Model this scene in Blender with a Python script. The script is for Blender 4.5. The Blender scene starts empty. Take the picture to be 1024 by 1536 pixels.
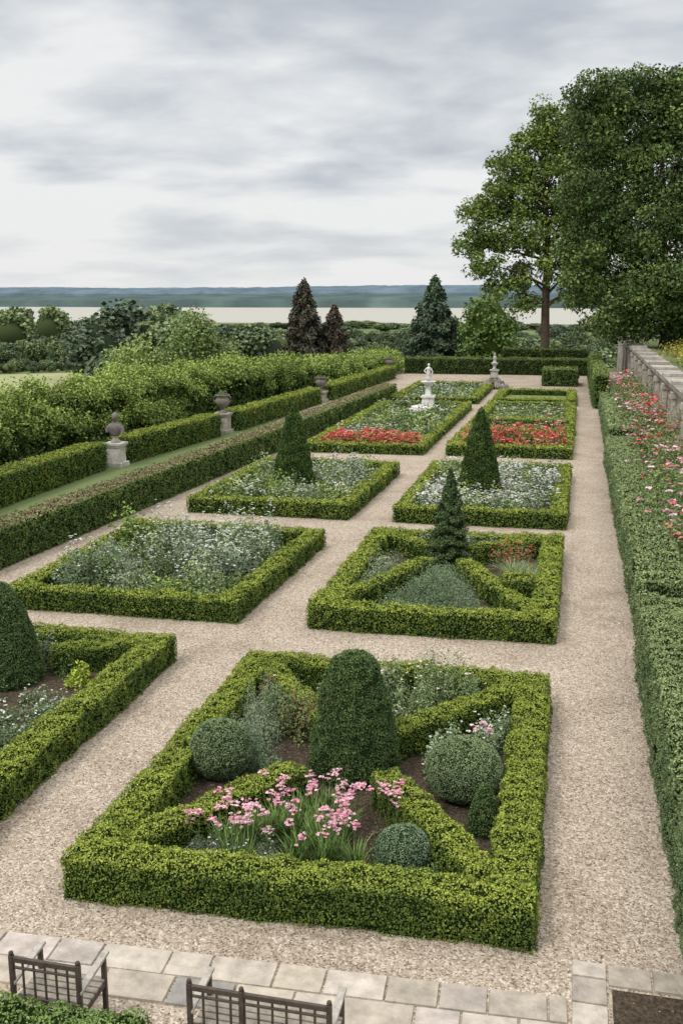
import bpy, math, numpy as np
rng=np.random.default_rng(11)
D=.94
# ------------------------------------------------------------------ helpers
def vn(P,s,seed=0):
    Q=np.asarray(P,dtype=np.float64)*s+1000.37
    I=np.floor(Q).astype(np.int64);f=Q-I;f=f*f*(3-2*f)
    def h(a,b,c):
        n=(a*73856093)^(b*19349663)^(c*83492791)^(seed*2654435761)
        n=n&0xffffffff;n=((n^(n>>13))*1274126177)&0xffffffff;n=((n^(n>>15))*2246822519)&0xffffffff
        return ((n>>8)&0xffff)/65535.
    x,y,z=I[:,0],I[:,1],I[:,2];r=0
    for i in(0,1):
        for j in(0,1):
            for k in(0,1):
                w=(f[:,0] if i else 1-f[:,0])*(f[:,1] if j else 1-f[:,1])*(f[:,2] if k else 1-f[:,2])
                r=r+w*h(x+i,y+j,z+k)
    return r
def nrm(a): return a/np.maximum(np.linalg.norm(a,axis=1,keepdims=True),1e-9)
class MB:
    def __init__(s): s.V=[];s.C=[];s.F=[];s.n=0
    def add(s,v,f,mat=0,col=(.5,.5,.5),smooth=False):
        v=np.asarray(v,dtype=np.float32).reshape(-1,3);f=np.asarray(f,dtype=np.int64)
        c=np.empty((len(v),3),dtype=np.float32);c[:]=col
        s.V.append(v);s.C.append(c);s.F.append((f+s.n,mat,smooth));s.n+=len(v)
    def build(s,name,mats):
        me=bpy.data.meshes.new(name)
        V=np.concatenate(s.V);C=np.concatenate(s.C)
        me.vertices.add(len(V));me.vertices.foreach_set('co',V.ravel())
        L=np.concatenate([f.ravel() for f,_,_ in s.F]).astype(np.int32)
        tot=np.concatenate([np.full(len(f),f.shape[1]) for f,_,_ in s.F])
        st=(np.concatenate([[0],np.cumsum(tot)[:-1]])).astype(np.int32)
        mi=np.concatenate([np.full(len(f),m) for f,m,_ in s.F]).astype(np.int32)
        sm=np.concatenate([np.full(len(f),q) for f,_,q in s.F]).astype(bool)
        me.loops.add(len(L));me.loops.foreach_set('vertex_index',L)
        me.polygons.add(len(tot));me.polygons.foreach_set('loop_start',st)
        me.polygons.foreach_set('material_index',mi)
        me.polygons.foreach_set('use_smooth',sm)
        a=me.attributes.new('Col','FLOAT_COLOR','POINT')
        a.data.foreach_set('color',np.concatenate([C,np.ones((len(C),1),np.float32)],1).ravel())
        for m in mats: me.materials.append(m)
        me.update(calc_edges=True)
        o=bpy.data.objects.new(name,me);bpy.context.scene.collection.objects.link(o)
        return o
def leaves(mb,P,N,size,col,mat=0,asp=.32,rnd=.9,axis=None,axr=.5):
    n=len(P)
    if n==0:return
    R=rng.normal(size=(n,3))
    nn=nrm(N+R*rnd)
    A=rng.normal(size=(n,3)) if axis is None else axis+rng.normal(size=(n,3))*axr
    T=nrm(np.cross(nn,np.cross(A,nn)));B=np.cross(nn,T)
    s=(np.broadcast_to(size,(n,))*rng.uniform(.65,1.35,n))[:,None]
    fold=nn*s*.12
    V=np.stack([P-T*s*.5,P+B*s*asp+fold+T*s*.05,P+T*s*.5,P-B*s*asp+fold+T*s*.05],1).reshape(-1,3)
    C=np.repeat(np.broadcast_to(col,(n,3)),4,axis=0)
    mb.add(V,np.arange(4*n).reshape(n,4),mat,C)
def mixc(a,b,k): return np.asarray(a)*(1-k[:,None])+np.asarray(b)*k[:,None]
def vary(c,n,a=.3): 
    c=np.broadcast_to(c,(n,3))*rng.uniform(1-a,1+a,(n,1))
    return np.clip(c*rng.uniform(.92,1.08,(n,3)),0,1)
def prof(s,w,h,r):
    a=h-r;q=math.pi*r/2;b=w-2*r
    x=np.empty_like(s);z=np.empty_like(s);nx=np.empty_like(s);nz=np.empty_like(s)
    m=s<a;x[m]=-w/2;z[m]=s[m];nx[m]=-1;nz[m]=0
    m=(s>=a)&(s<a+q);t=(s[m]-a)/r;x[m]=-w/2+r-r*np.cos(t);z[m]=h-r+r*np.sin(t);nx[m]=-np.cos(t);nz[m]=np.sin(t)
    m=(s>=a+q)&(s<a+q+b);x[m]=-w/2+r+s[m]-a-q;z[m]=h;nx[m]=0;nz[m]=1
    m=(s>=a+q+b)&(s<a+2*q+b);t=(s[m]-a-q-b)/r;x[m]=w/2-r+r*np.sin(t);z[m]=h-r+r*np.cos(t);nx[m]=np.sin(t);nz[m]=np.cos(t)
    m=s>=a+2*q+b;x[m]=w/2;z[m]=h-(r)-(s[m]-a-2*q-b);nx[m]=1;nz[m]=0
    return x,z,nx,nz,2*a+2*q+b
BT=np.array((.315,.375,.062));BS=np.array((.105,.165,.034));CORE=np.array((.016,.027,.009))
def hedge(mb,p0,p1,w,h,dens,size,top=BT,side=BS,amp=.038,r=.07,z0=0.,h1=None,core=True,fl=3.,w1=None,ctop=None):
    p0=np.array(p0,float);p1=np.array(p1,float);d=p1-p0;L=np.linalg.norm(d);d/=L;nl=np.array((d[1],-d[0]))
    h1=h if h1 is None else h1;w1=w if w1 is None else w1
    tot=2*(h-r)+math.pi*r+w-2*r
    n=int(dens*D*L*tot);ne=int(dens*D*w*h)
    s=rng.uniform(0,tot,n);x,z,nx,nz,_=prof(s,w,h,r);a=rng.uniform(0,L,n);na=np.zeros(n)
    for sg in(0,1):
        x=np.append(x,rng.uniform(-w/2,w/2,ne));z=np.append(z,rng.uniform(0,h,ne));nx=np.append(nx,np.zeros(ne));nz=np.append(nz,np.zeros(ne))
        a=np.append(a,np.full(ne,sg*L));na=np.append(na,np.full(ne,2*sg-1))
    hs=1+(h1/h-1)*a/L;ws=1+(w1/w-1)*a/L
    def W(x,z,a): 
        q=np.empty((len(x),3));q[:,0]=p0[0]+d[0]*a+nl[0]*x;q[:,1]=p0[1]+d[1]*a+nl[1]*x;q[:,2]=z+z0;return q
    P=W(x*ws,z*hs,a);N=np.stack([nl[0]*nx+d[0]*na,nl[1]*nx+d[1]*na,nz],1)
    def disp(P): return amp*(vn(P,fl)*2-1)*1.1+amp*1.0*(vn(P,fl*3.1,3)*2-1)
    fine=vn(P,1/(size*3.2),12)
    P2=P+N*(disp(P)+(fine-.6)*size*1.5+rng.normal(0,.35*size,len(P)))[:,None]
    P2[:,2]=np.maximum(P2[:,2],z0+.01)
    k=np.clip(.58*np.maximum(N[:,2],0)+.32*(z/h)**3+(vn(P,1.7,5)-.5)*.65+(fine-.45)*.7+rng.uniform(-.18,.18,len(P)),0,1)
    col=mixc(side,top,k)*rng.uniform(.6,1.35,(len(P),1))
    if ctop is not None:
        m=(N[:,2]>.8)&(rng.random(len(P))<.65);col[m]=vary(ctop,m.sum())
    leaves(mb,P2,N*1.0,size,col)
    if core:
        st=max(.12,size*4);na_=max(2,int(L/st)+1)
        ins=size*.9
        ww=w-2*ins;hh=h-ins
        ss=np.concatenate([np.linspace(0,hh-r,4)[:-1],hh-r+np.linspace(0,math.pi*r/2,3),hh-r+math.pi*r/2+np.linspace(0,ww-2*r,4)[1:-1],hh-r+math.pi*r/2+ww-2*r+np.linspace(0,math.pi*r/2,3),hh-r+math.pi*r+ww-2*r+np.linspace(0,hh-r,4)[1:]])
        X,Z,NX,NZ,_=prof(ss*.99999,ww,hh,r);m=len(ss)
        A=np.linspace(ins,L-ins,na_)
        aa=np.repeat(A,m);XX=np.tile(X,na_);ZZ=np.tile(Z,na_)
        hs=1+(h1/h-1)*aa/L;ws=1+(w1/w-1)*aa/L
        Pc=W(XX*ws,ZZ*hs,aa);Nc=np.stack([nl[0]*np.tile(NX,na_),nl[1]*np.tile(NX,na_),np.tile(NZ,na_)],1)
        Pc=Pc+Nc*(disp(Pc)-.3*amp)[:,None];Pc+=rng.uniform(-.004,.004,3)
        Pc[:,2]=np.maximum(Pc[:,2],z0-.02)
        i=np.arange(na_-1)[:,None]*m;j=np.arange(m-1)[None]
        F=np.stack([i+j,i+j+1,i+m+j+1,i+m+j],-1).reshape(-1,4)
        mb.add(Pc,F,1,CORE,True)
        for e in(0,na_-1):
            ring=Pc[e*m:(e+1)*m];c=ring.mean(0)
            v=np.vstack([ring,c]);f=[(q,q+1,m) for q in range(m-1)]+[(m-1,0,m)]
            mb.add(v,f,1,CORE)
def revolve(mb,c,pts,seg=24,mat=1,col=CORE,smooth=True,sx=1,sy=1):
    pts=np.array(pts,float);m=len(pts);t=np.linspace(0,2*math.pi,seg,endpoint=False)
    V=np.stack([c[0]+np.outer(np.cos(t),pts[:,0])*sx,c[1]+np.outer(np.sin(t),pts[:,0])*sy,c[2]+np.tile(pts[:,1],(seg,1))],-1).reshape(-1,3)
    i=np.arange(seg)[:,None];j=np.arange(m-1)[None]
    F=np.stack([i*m+j,((i+1)%seg)*m+j,((i+1)%seg)*m+j+1,i*m+j+1],-1).reshape(-1,4)
    mb.add(V,F,mat,col,smooth)
def topiary(mb,c,pts,dens,size,top,side,amp=.012):
    pts=np.array(pts,float);d=np.diff(pts,axis=0);l=np.linalg.norm(d,axis=1);ar=l*(pts[1:,0]+pts[:-1,0])*math.pi
    n=int(dens*D*ar.sum());ix=rng.choice(len(l),n,p=ar/ar.sum());u=rng.random(n)
    q=pts[ix]+d[ix]*u[:,None];t=rng.uniform(0,2*math.pi,n)
    nr=d[ix,1]/l[ix];nz=-d[ix,0]/l[ix]
    P=np.stack([c[0]+q[:,0]*np.cos(t),c[1]+q[:,0]*np.sin(t),c[2]+q[:,1]],1)
    N=np.stack([nr*np.cos(t),nr*np.sin(t),nz],1)
    H=pts[:,1].max();fine=vn(P,1/(size*3.2),12)
    P2=P+N*(amp*(vn(P,6)*2-1)*1.5+(fine-.6)*size*1.2+rng.normal(0,.3*size,n))[:,None]
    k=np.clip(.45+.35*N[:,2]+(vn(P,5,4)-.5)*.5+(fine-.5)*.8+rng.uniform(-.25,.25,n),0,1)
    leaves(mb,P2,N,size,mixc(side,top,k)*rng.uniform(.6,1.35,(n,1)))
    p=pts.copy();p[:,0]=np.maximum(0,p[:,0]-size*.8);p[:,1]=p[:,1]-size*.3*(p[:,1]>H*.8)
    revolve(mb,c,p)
def ballprof(r,ry=None,z=None):
    ry=ry or r;z=ry*.92 if z is None else z
    t=np.linspace(-math.pi/2*.98,math.pi/2,14)
    return [(r*math.cos(a),max(0,z+ry*math.sin(a))) for a in t]
def plants(mb,pos,rad,hgt,nl,size,cols,fl=None,flp=0,fls=.04,nf=4,up=.6,axup=False,base=0.,asp=.3,tv=.2):
    n=len(pos);
    if n==0:return
    P0=np.concatenate([pos,np.zeros((n,1))],1);big=.6+.8*vn(P0,.9,21)
    rad=np.broadcast_to(rad,(n,))*rng.uniform(.7,1.3,n);hgt=np.broadcast_to(hgt,(n,))*rng.uniform(.65,1.25,n)*big
    idx=np.repeat(np.arange(n),nl);m=len(idx)
    u=nrm(rng.normal(size=(m,3)));u[:,2]=np.abs(u[:,2]);rr=rng.uniform(.35,1,m)**.6
    P=np.stack([pos[idx,0]+u[:,0]*rr*rad[idx],pos[idx,1]+u[:,1]*rr*rad[idx],base+.02+u[:,2]*rr*hgt[idx]],1)
    P+=u*((vn(P,5/rad.mean()*.4,1)-.5)*.5*rad[idx])[:,None]
    cc=np.asarray(cols);sel=np.clip((vn(P0,.8,31)*1.5-.25+rng.uniform(-.22,.22,n))*len(cc),0,len(cc)-1).astype(int)
    pc=cc[sel]*rng.uniform(1-tv,1+tv,(n,1))
    col=pc[idx]*rng.uniform(.6,1.35,(m,1))
    N=u*(1-up)+np.array((0,0,up))
    leaves(mb,P,N,size,col,0,asp,.7,axis=(u*.6+np.array((0,0,1.))) if axup else None)
    if fl is not None:
        pr=flp*np.clip(vn(P0,.7,41)*2.2-.35,0.05,1.3)
        idx=np.repeat(np.nonzero(rng.random(n)<pr)[0],nf);m=len(idx)
        if m:
            u=nrm(rng.normal(size=(m,3)));u[:,2]=np.abs(u[:,2])+.25;u=nrm(u)
            P=np.stack([pos[idx,0]+u[:,0]*rad[idx],pos[idx,1]+u[:,1]*rad[idx],base+.03+u[:,2]*hgt[idx]*1.08],1)
            heads(mb,P,fls,fl)
def heads(mb,P,size,fl,k=6,mat=0):
    fl=np.asarray(fl);n=len(P);c=fl[rng.integers(0,len(fl),n)]*rng.uniform(.8,1.1,(n,1))
    i=np.repeat(np.arange(n),k);t=np.tile(np.arange(k)*2*math.pi/k,n)+rng.uniform(0,.6,n*k)
    o=np.stack([np.cos(t),np.sin(t),np.full(n*k,.25)+rng.uniform(-.2,.6,n*k)],1)
    leaves(mb,P[i]+o*size*.38,np.array((0,0,1.))+o*.2,size*.8,np.clip(c[i]*rng.uniform(.8,1.15,(n*k,1)),0,1),mat,.42,.25,axis=o,axr=.1)
def tube(mb,pts,rad,sides=7,mat=2,col=(.1,.07,.05)):
    pts=np.array(pts,float);n=len(pts);rad=np.broadcast_to(rad,(n,))
    T=nrm(np.gradient(pts,axis=0));ref=np.array((1.,.13,.05)) if abs(T[0,2])>.7 else np.array((0,0,1.))
    A=nrm(np.cross(T,ref));B=np.cross(T,A);t=np.linspace(0,2*math.pi,sides,endpoint=False)
    V=(pts[:,None]+(A[:,None]*np.cos(t)[None,:,None]+B[:,None]*np.sin(t)[None,:,None])*rad[:,None,None]).reshape(-1,3)
    i=np.arange(n-1)[:,None]*sides;j=np.arange(sides)[None]
    F=np.stack([i+j,i+(j+1)%sides,i+sides+(j+1)%sides,i+sides+j],-1).reshape(-1,4)
    mb.add(V,F,mat,col,True)
def box(mb,c,s,mat=0,col=(.5,.5,.5),rz=0.,taper=1.,rx=0.):
    x,y,z=[q/2 for q in s];v=np.array([(-x,-y,-z),(x,-y,-z),(x,y,-z),(-x,y,-z),(-x*taper,-y*taper,z),(x*taper,-y*taper,z),(x*taper,y*taper,z),(-x*taper,y*taper,z)])
    if rx: v=np.stack([v[:,0],v[:,1]*math.cos(rx)-v[:,2]*math.sin(rx),v[:,1]*math.sin(rx)+v[:,2]*math.cos(rx)],1)
    R=np.stack([v[:,0]*math.cos(rz)-v[:,1]*math.sin(rz),v[:,0]*math.sin(rz)+v[:,1]*math.cos(rz),v[:,2]],1)+np.array(c)
    mb.add(R,[(0,3,2,1),(4,5,6,7),(0,1,5,4),(1,2,6,5),(2,3,7,6),(3,0,4,7)],mat,col)
# ------------------------------------------------------------------ materials
def newmat(n):
    m=bpy.data.materials.new(n);m.use_nodes=True;t=m.node_tree;b=t.nodes['Principled BSDF'];return m,t,b
def N_(t,k,**kw):
    n=t.nodes.new(k)
    for a,v in kw.items(): setattr(n,a,v)
    return n
def attr_mat(name,rough=.6,bump=0.,bs=20,spec=.3,noise=0.,ns=3.,bricks=False):
    m,t,b=newmat(name);a=N_(t,'ShaderNodeAttribute',attribute_name='Col');c=a.outputs['Color']
    if noise:
        g=N_(t,'ShaderNodeNewGeometry');no=N_(t,'ShaderNodeTexNoise');no.inputs['Scale'].default_value=ns;no.inputs['Detail'].default_value=6;no.inputs['Roughness'].default_value=.65
        t.links.new(g.outputs['Position'],no.inputs['Vector'])
        r=N_(t,'ShaderNodeMapRange');r.inputs['From Min'].default_value=.3;r.inputs['From Max'].default_value=.7;r.inputs['To Min'].default_value=1-noise;r.inputs['To Max'].default_value=1+noise*.5
        t.links.new(no.outputs['Fac'],r.inputs['Value'])
        mx=N_(t,'ShaderNodeVectorMath',operation='SCALE');t.links.new(c,mx.inputs[0]);t.links.new(r.outputs[0],mx.inputs['Scale']);c=mx.outputs[0]
    if bricks:
        g2=N_(t,'ShaderNodeNewGeometry');sp=N_(t,'ShaderNodeSeparateXYZ');t.links.new(g2.outputs['Position'],sp.inputs[0]);cb=N_(t,'ShaderNodeCombineXYZ');t.links.new(sp.outputs[1],cb.inputs[0]);t.links.new(sp.outputs[2],cb.inputs[1])
        br=N_(t,'ShaderNodeTexBrick');br.inputs['Scale'].default_value=1.;br.inputs['Brick Width'].default_value=.62;br.inputs['Row Height'].default_value=.31;br.inputs['Mortar Size'].default_value=.012
        br.inputs['Color1'].default_value=(1.1,1.08,1.04,1);br.inputs['Color2'].default_value=(.72,.70,.66,1);br.inputs['Mortar'].default_value=(.42,.4,.37,1);t.links.new(cb.outputs[0],br.inputs['Vector'])
        ml=N_(t,'ShaderNodeVectorMath',operation='MULTIPLY');t.links.new(c,ml.inputs[0]);t.links.new(br.outputs['Color'],ml.inputs[1]);c=ml.outputs[0]
    t.links.new(c,b.inputs['Base Color']);b.inputs['Roughness'].default_value=rough;b.inputs['Specular IOR Level'].default_value=spec
    if bump:
        g=N_(t,'ShaderNodeNewGeometry');no=N_(t,'ShaderNodeTexNoise');no.inputs['Scale'].default_value=bs;no.inputs['Detail'].default_value=4
        t.links.new(g.outputs['Position'],no.inputs['Vector']);bu=N_(t,'ShaderNodeBump');bu.inputs['Strength'].default_value=bump;bu.inputs['Distance'].default_value=.03
        t.links.new(no.outputs['Fac'],bu.inputs['Height']);t.links.new(bu.outputs[0],b.inputs['Normal'])
    return m
LEAF=attr_mat('leaf',.5,spec=.2);CM=attr_mat('hedge_core',.9,spec=0.);BARK=attr_mat('bark',.9,noise=.4)
STONE=attr_mat('weathered_stone',.85,bump=.5,bs=18,noise=.45,ns=4);WALLM=attr_mat('ashlar_stone',.9,bump=.6,bs=14,noise=.6,ns=1.1,bricks=True)
SLAB=attr_mat('paving_stone',.85,bump=.5,bs=25,noise=.35,ns=5)
WOOD=attr_mat('painted_wood',.5,bump=.3,bs=60,noise=.4,ns=15)
HILL=attr_mat('far_woodland',1.,noise=.35,ns=.012,spec=0.)
LM=[LEAF,CM,BARK]
def ramp(t,stops):
    r=N_(t,'ShaderNodeValToRGB');e=r.color_ramp.elements
    while len(e)<len(stops): e.new(.5)
    for i,(p,c) in enumerate(stops): e[i].position=p;e[i].color=(*c,1)
    return r
def gravel():
    m,t,b=newmat('gravel');g=N_(t,'ShaderNodeNewGeometry').outputs['Position']
    v=N_(t,'ShaderNodeTexVoronoi');v.inputs['Scale'].default_value=52;t.links.new(g,v.inputs['Vector'])
    sep=N_(t,'ShaderNodeSeparateColor');t.links.new(v.outputs['Color'],sep.inputs[0])
    r=ramp(t,[(0,(.17,.13,.095)),(.25,(.39,.325,.26)),(.7,(.505,.43,.35)),(1,(.70,.635,.55))]);t.links.new(sep.outputs[0],r.inputs[0])
    n=N_(t,'ShaderNodeTexNoise');n.inputs['Scale'].default_value=.55;n.inputs['Detail'].default_value=6;n.inputs['Roughness'].default_value=.72;t.links.new(g,n.inputs['Vector'])
    r2=ramp(t,[(.32,(.72,.69,.65)),(.5,(.97,.96,.945)),(.68,(1.08,1.08,1.07))]);t.links.new(n.outputs['Fac'],r2.inputs[0])
    mx=N_(t,'ShaderNodeMix',data_type='RGBA',blend_type='MULTIPLY');mx.inputs[0].default_value=1;t.links.new(r.outputs[0],mx.inputs[6]);t.links.new(r2.outputs[0],mx.inputs[7])
    n3=N_(t,'ShaderNodeTexNoise');n3.inputs['Scale'].default_value=14;n3.inputs['Detail'].default_value=3;t.links.new(g,n3.inputs['Vector'])
    r3=ramp(t,[(.35,(.76,.74,.71)),(.6,(1.,1.,1.))]);t.links.new(n3.outputs['Fac'],r3.inputs[0])
    m2=N_(t,'ShaderNodeMix',data_type='RGBA',blend_type='MULTIPLY');m2.inputs[0].default_value=1;t.links.new(mx.outputs[2],m2.inputs[6]);t.links.new(r3.outputs[0],m2.inputs[7])
    t.links.new(m2.outputs[2],b.inputs['Base Color']);b.inputs['Roughness'].default_value=.95;b.inputs['Specular IOR Level'].default_value=.1
    bu=N_(t,'ShaderNodeBump');bu.inputs['Strength'].default_value=.55;bu.inputs['Distance'].default_value=.012;bu.invert=True;t.links.new(v.outputs['Distance'],bu.inputs['Height']);t.links.new(bu.outputs[0],b.inputs['Normal'])
    return m
def noisy(name,stops,sc,bump=.5,bd=.03,bs=None,rough=.95):
    m,t,b=newmat(name);g=N_(t,'ShaderNodeNewGeometry').outputs['Position'];n=N_(t,'ShaderNodeTexNoise');n.inputs['Scale'].default_value=sc;n.inputs['Detail'].default_value=6;n.inputs['Roughness'].default_value=.7;t.links.new(g,n.inputs['Vector'])
    r=ramp(t,stops);t.links.new(n.outputs['Fac'],r.inputs[0]);t.links.new(r.outputs[0],b.inputs['Base Color']);b.inputs['Roughness'].default_value=rough;b.inputs['Specular IOR Level'].default_value=.1
    n2=N_(t,'ShaderNodeTexNoise');n2.inputs['Scale'].default_value=bs or sc*2;n2.inputs['Detail'].default_value=3;t.links.new(g,n2.inputs['Vector'])
    bu=N_(t,'ShaderNodeBump');bu.inputs['Strength'].default_value=bump;bu.inputs['Distance'].default_value=bd;t.links.new(n2.outputs['Fac'],bu.inputs['Height']);t.links.new(bu.outputs[0],b.inputs['Normal']);return m
GRAV=gravel();SOIL=noisy('mulch_soil',[(.3,(.035,.027,.019)),(.5,(.09,.068,.048)),(.7,(.17,.135,.10))],22,1.,.04)
GRASS=noisy('grass_ground',[(.3,(.09,.14,.05)),(.5,(.14,.18,.075)),(.7,(.23,.25,.12))],.02,.3,.1,4)
LAWN=noisy('lawn',[(.3,(.13,.18,.055)),(.5,(.18,.23,.075)),(.7,(.25,.28,.12))],3,.6,.03,40)
FIELD=noisy('meadow',[(.3,(.27,.30,.14)),(.5,(.33,.34,.18)),(.7,(.40,.38,.23))],.03,.1,.1,2)
WATER,_t,_b=newmat('river_water');_b.inputs['Base Color'].default_value=(.40,.39,.345,1);_b.inputs['Roughness'].default_value=.6;_b.inputs['Specular IOR Level'].default_value=.2
# ------------------------------------------------------------------ ground
def pol(az,d): a=math.radians(az);return math.sin(a)*d,math.cos(a)*d
def ground():
    xs=np.unique(np.concatenate([[-9000,-5000,-2500,-1200,-600,-300,-150,-100,-80,-60],np.arange(-50,-20,3),[-20,-10,0,4.35,4.55,8,14,20,30,45,60,100,200,400,900,2000,4000,9000]])).astype(float)
    ys=np.unique(np.concatenate([[-300,-60,-20,0,20,40,60,80],np.arange(88,150,4),[160,180,220,300,500,780,1200,2200,4000,7000,12000]])).astype(float)
    X,Y=np.meshgrid(xs,ys)
    sm=lambda a:np.clip(a,0,1)**2*(3-2*np.clip(a,0,1))
    k=np.maximum(sm((-X-24)/50),sm((Y-96)/60))
    Z=np.where(X>4.5,2.9*(1-sm((Y-92)/25)),0.)*1.;Z=Z*(1-k)-15*k
    V=np.stack([X,Y,Z],-1).reshape(-1,3);m=len(xs);i=np.arange(len(ys)-1)[:,None]*m;j=np.arange(m-1)[None]
    F=np.stack([i+j,i+j+1,i+m+j+1,i+m+j],-1).reshape(-1,4);mb=MB();mb.add(V,F,0);mb.build('ground',[GRASS])
ground()
def sheet(name,pts,z,mat):
    mb=MB();mb.add([(x,y,z) for x,y in pts],[tuple(range(len(pts)))],0);return mb.build(name,[mat])
sheet('gravel_path',[(-15.2,2),(4.3,2),(4.3,92),(-15.2,92)],.004,GRAV)
sheet('meadow',[pol(-38,165),pol(-26.2,190),pol(-27,300),pol(-38,300)],-14.9,FIELD)
mb=MB();
mb.add([(-3500,740,-14.9),(3500,900,-14.9),(3500,2300,-14.9),(-3500,2300,-14.9)],[(0,1,2,3)],0);mb.build('river',[WATER])
def hills(name,y0,y1,base,hm,col,col2,seed):
    xs=np.linspace(-3600,2600,420);rows=[(y0,0.),(y0+15,.55),(y0+60,.8),(y1,1.)]
    V=[]
    for yy,kk in rows:
        P=np.stack([xs,np.full_like(xs,yy),np.zeros_like(xs)],1)
        hgt=hm*(.72+.4*vn(P,.0009,seed)+.10*vn(P,.006,seed+1))+3.5*vn(P,.03,seed+2)+3*vn(P,.09,seed+3)
        P[:,1]+=60*vn(P,.004,seed+4);P[:,2]=base+hgt*kk;V.append(P)
    V=np.concatenate(V);m=len(xs);i=np.arange(3)[:,None]*m;j=np.arange(m-1)[None]
    F=np.stack([i+j,i+j+1,i+m+j+1,i+m+j],-1).reshape(-1,4)
    k=vn(V,.02,9);mb=MB();mb.add(V,F,0,mixc(col,col2,k));mb.build(name,[HILL])
hills('distant_hills',1950,2200,-15,23,(.075,.11,.11),(.12,.165,.155),3)  # distance haze is painted into both ridges as bluer colours
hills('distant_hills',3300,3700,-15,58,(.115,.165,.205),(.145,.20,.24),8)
# ------------------------------------------------------------------ parterre beds
def frame(mb,c,w,h,dens,size,**k):
    FL,FR,BR,BL=[np.array(p,float) for p in c];a=w/2
    hedge(mb,(FL[0],FL[1]+a),(FR[0],FR[1]+a),w,h,dens,size,**k)
    hedge(mb,(BL[0],BL[1]-a),(BR[0],BR[1]-a),w,h,dens,size,**k)
    hedge(mb,(FL[0]+a,FL[1]+w*.9),(BL[0]+a,BL[1]-w*.9),w,h,dens,size,**k)
    hedge(mb,(FR[0]-a,FR[1]+w*.9),(BR[0]-a,BR[1]-w*.9),w,h,dens,size,**k)
def soil(c,z=.03):
    (a,b),(c1,d),(e,f),(g,h)=c;sheet('planting_soil',[(a+.1,b+.1),(c1-.1,d+.1),(e-.1,f-.1),(g+.1,h-.1)],z,SOIL)
def toward(p,q,s0,s1):
    p=np.array(p,float);q=np.array(q,float);d=(q-p)/np.linalg.norm(q-p);return tuple(p+d*s0),tuple(q-d*s1)
A=[(-5.2,8.95),(-.1,9.18),(-.1,15.75),(-5.2,15.75)];cA=(-2.68,12.6)
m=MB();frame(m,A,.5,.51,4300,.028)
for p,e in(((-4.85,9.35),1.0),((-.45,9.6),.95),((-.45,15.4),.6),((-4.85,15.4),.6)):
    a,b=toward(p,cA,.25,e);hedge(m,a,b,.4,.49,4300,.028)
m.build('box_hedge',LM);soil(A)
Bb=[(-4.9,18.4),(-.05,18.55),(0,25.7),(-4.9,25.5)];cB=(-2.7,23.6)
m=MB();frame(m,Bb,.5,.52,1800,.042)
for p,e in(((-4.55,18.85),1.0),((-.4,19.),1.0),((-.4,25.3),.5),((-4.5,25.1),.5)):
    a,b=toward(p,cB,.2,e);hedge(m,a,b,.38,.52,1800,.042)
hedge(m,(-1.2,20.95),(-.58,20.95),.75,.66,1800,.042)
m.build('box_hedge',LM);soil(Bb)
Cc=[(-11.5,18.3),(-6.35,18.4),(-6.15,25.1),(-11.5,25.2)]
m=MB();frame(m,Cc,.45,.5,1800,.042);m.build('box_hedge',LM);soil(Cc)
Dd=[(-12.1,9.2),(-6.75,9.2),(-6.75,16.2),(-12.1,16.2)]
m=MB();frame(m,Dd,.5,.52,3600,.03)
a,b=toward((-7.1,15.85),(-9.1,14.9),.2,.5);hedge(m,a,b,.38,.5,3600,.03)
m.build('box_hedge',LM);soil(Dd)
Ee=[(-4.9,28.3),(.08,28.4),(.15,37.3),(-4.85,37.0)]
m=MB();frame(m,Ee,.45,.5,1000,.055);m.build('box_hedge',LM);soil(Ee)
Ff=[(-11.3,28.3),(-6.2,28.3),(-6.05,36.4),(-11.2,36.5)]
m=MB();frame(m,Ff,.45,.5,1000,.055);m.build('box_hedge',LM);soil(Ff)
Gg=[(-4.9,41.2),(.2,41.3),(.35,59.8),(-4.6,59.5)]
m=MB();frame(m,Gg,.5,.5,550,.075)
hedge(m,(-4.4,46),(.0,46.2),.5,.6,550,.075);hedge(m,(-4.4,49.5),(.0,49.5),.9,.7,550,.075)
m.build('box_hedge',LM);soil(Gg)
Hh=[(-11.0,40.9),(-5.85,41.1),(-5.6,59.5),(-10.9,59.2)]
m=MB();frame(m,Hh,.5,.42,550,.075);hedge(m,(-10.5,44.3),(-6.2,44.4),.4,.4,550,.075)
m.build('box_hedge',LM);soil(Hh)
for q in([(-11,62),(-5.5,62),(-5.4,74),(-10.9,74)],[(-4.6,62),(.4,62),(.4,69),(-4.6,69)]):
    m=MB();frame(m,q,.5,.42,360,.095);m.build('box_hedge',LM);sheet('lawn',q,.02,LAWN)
# ------------------------------------------------------------------ boundary hedges
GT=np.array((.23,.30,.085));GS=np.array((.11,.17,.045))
def poly(name,pts,w,h,dens,size,**k):
    m=MB()
    for i in range(len(pts)-1):
        dn=dens if not isinstance(dens,(list,tuple)) else dens[i];sz=size if not isinstance(size,(list,tuple)) else size[i]
        hedge(m,pts[i],pts[i+1],w,h,dn,sz,**k)
    return m.build(name,LM)
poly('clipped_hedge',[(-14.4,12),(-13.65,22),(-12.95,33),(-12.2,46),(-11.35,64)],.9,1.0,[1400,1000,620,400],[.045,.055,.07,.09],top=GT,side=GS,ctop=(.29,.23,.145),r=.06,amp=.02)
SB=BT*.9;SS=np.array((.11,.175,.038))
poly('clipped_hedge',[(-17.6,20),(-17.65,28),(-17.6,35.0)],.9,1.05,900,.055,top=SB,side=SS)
poly('clipped_hedge',[(-17.35,36.6),(-16.5,45.0)],.9,1.05,700,.06,top=SB,side=SS)
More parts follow.
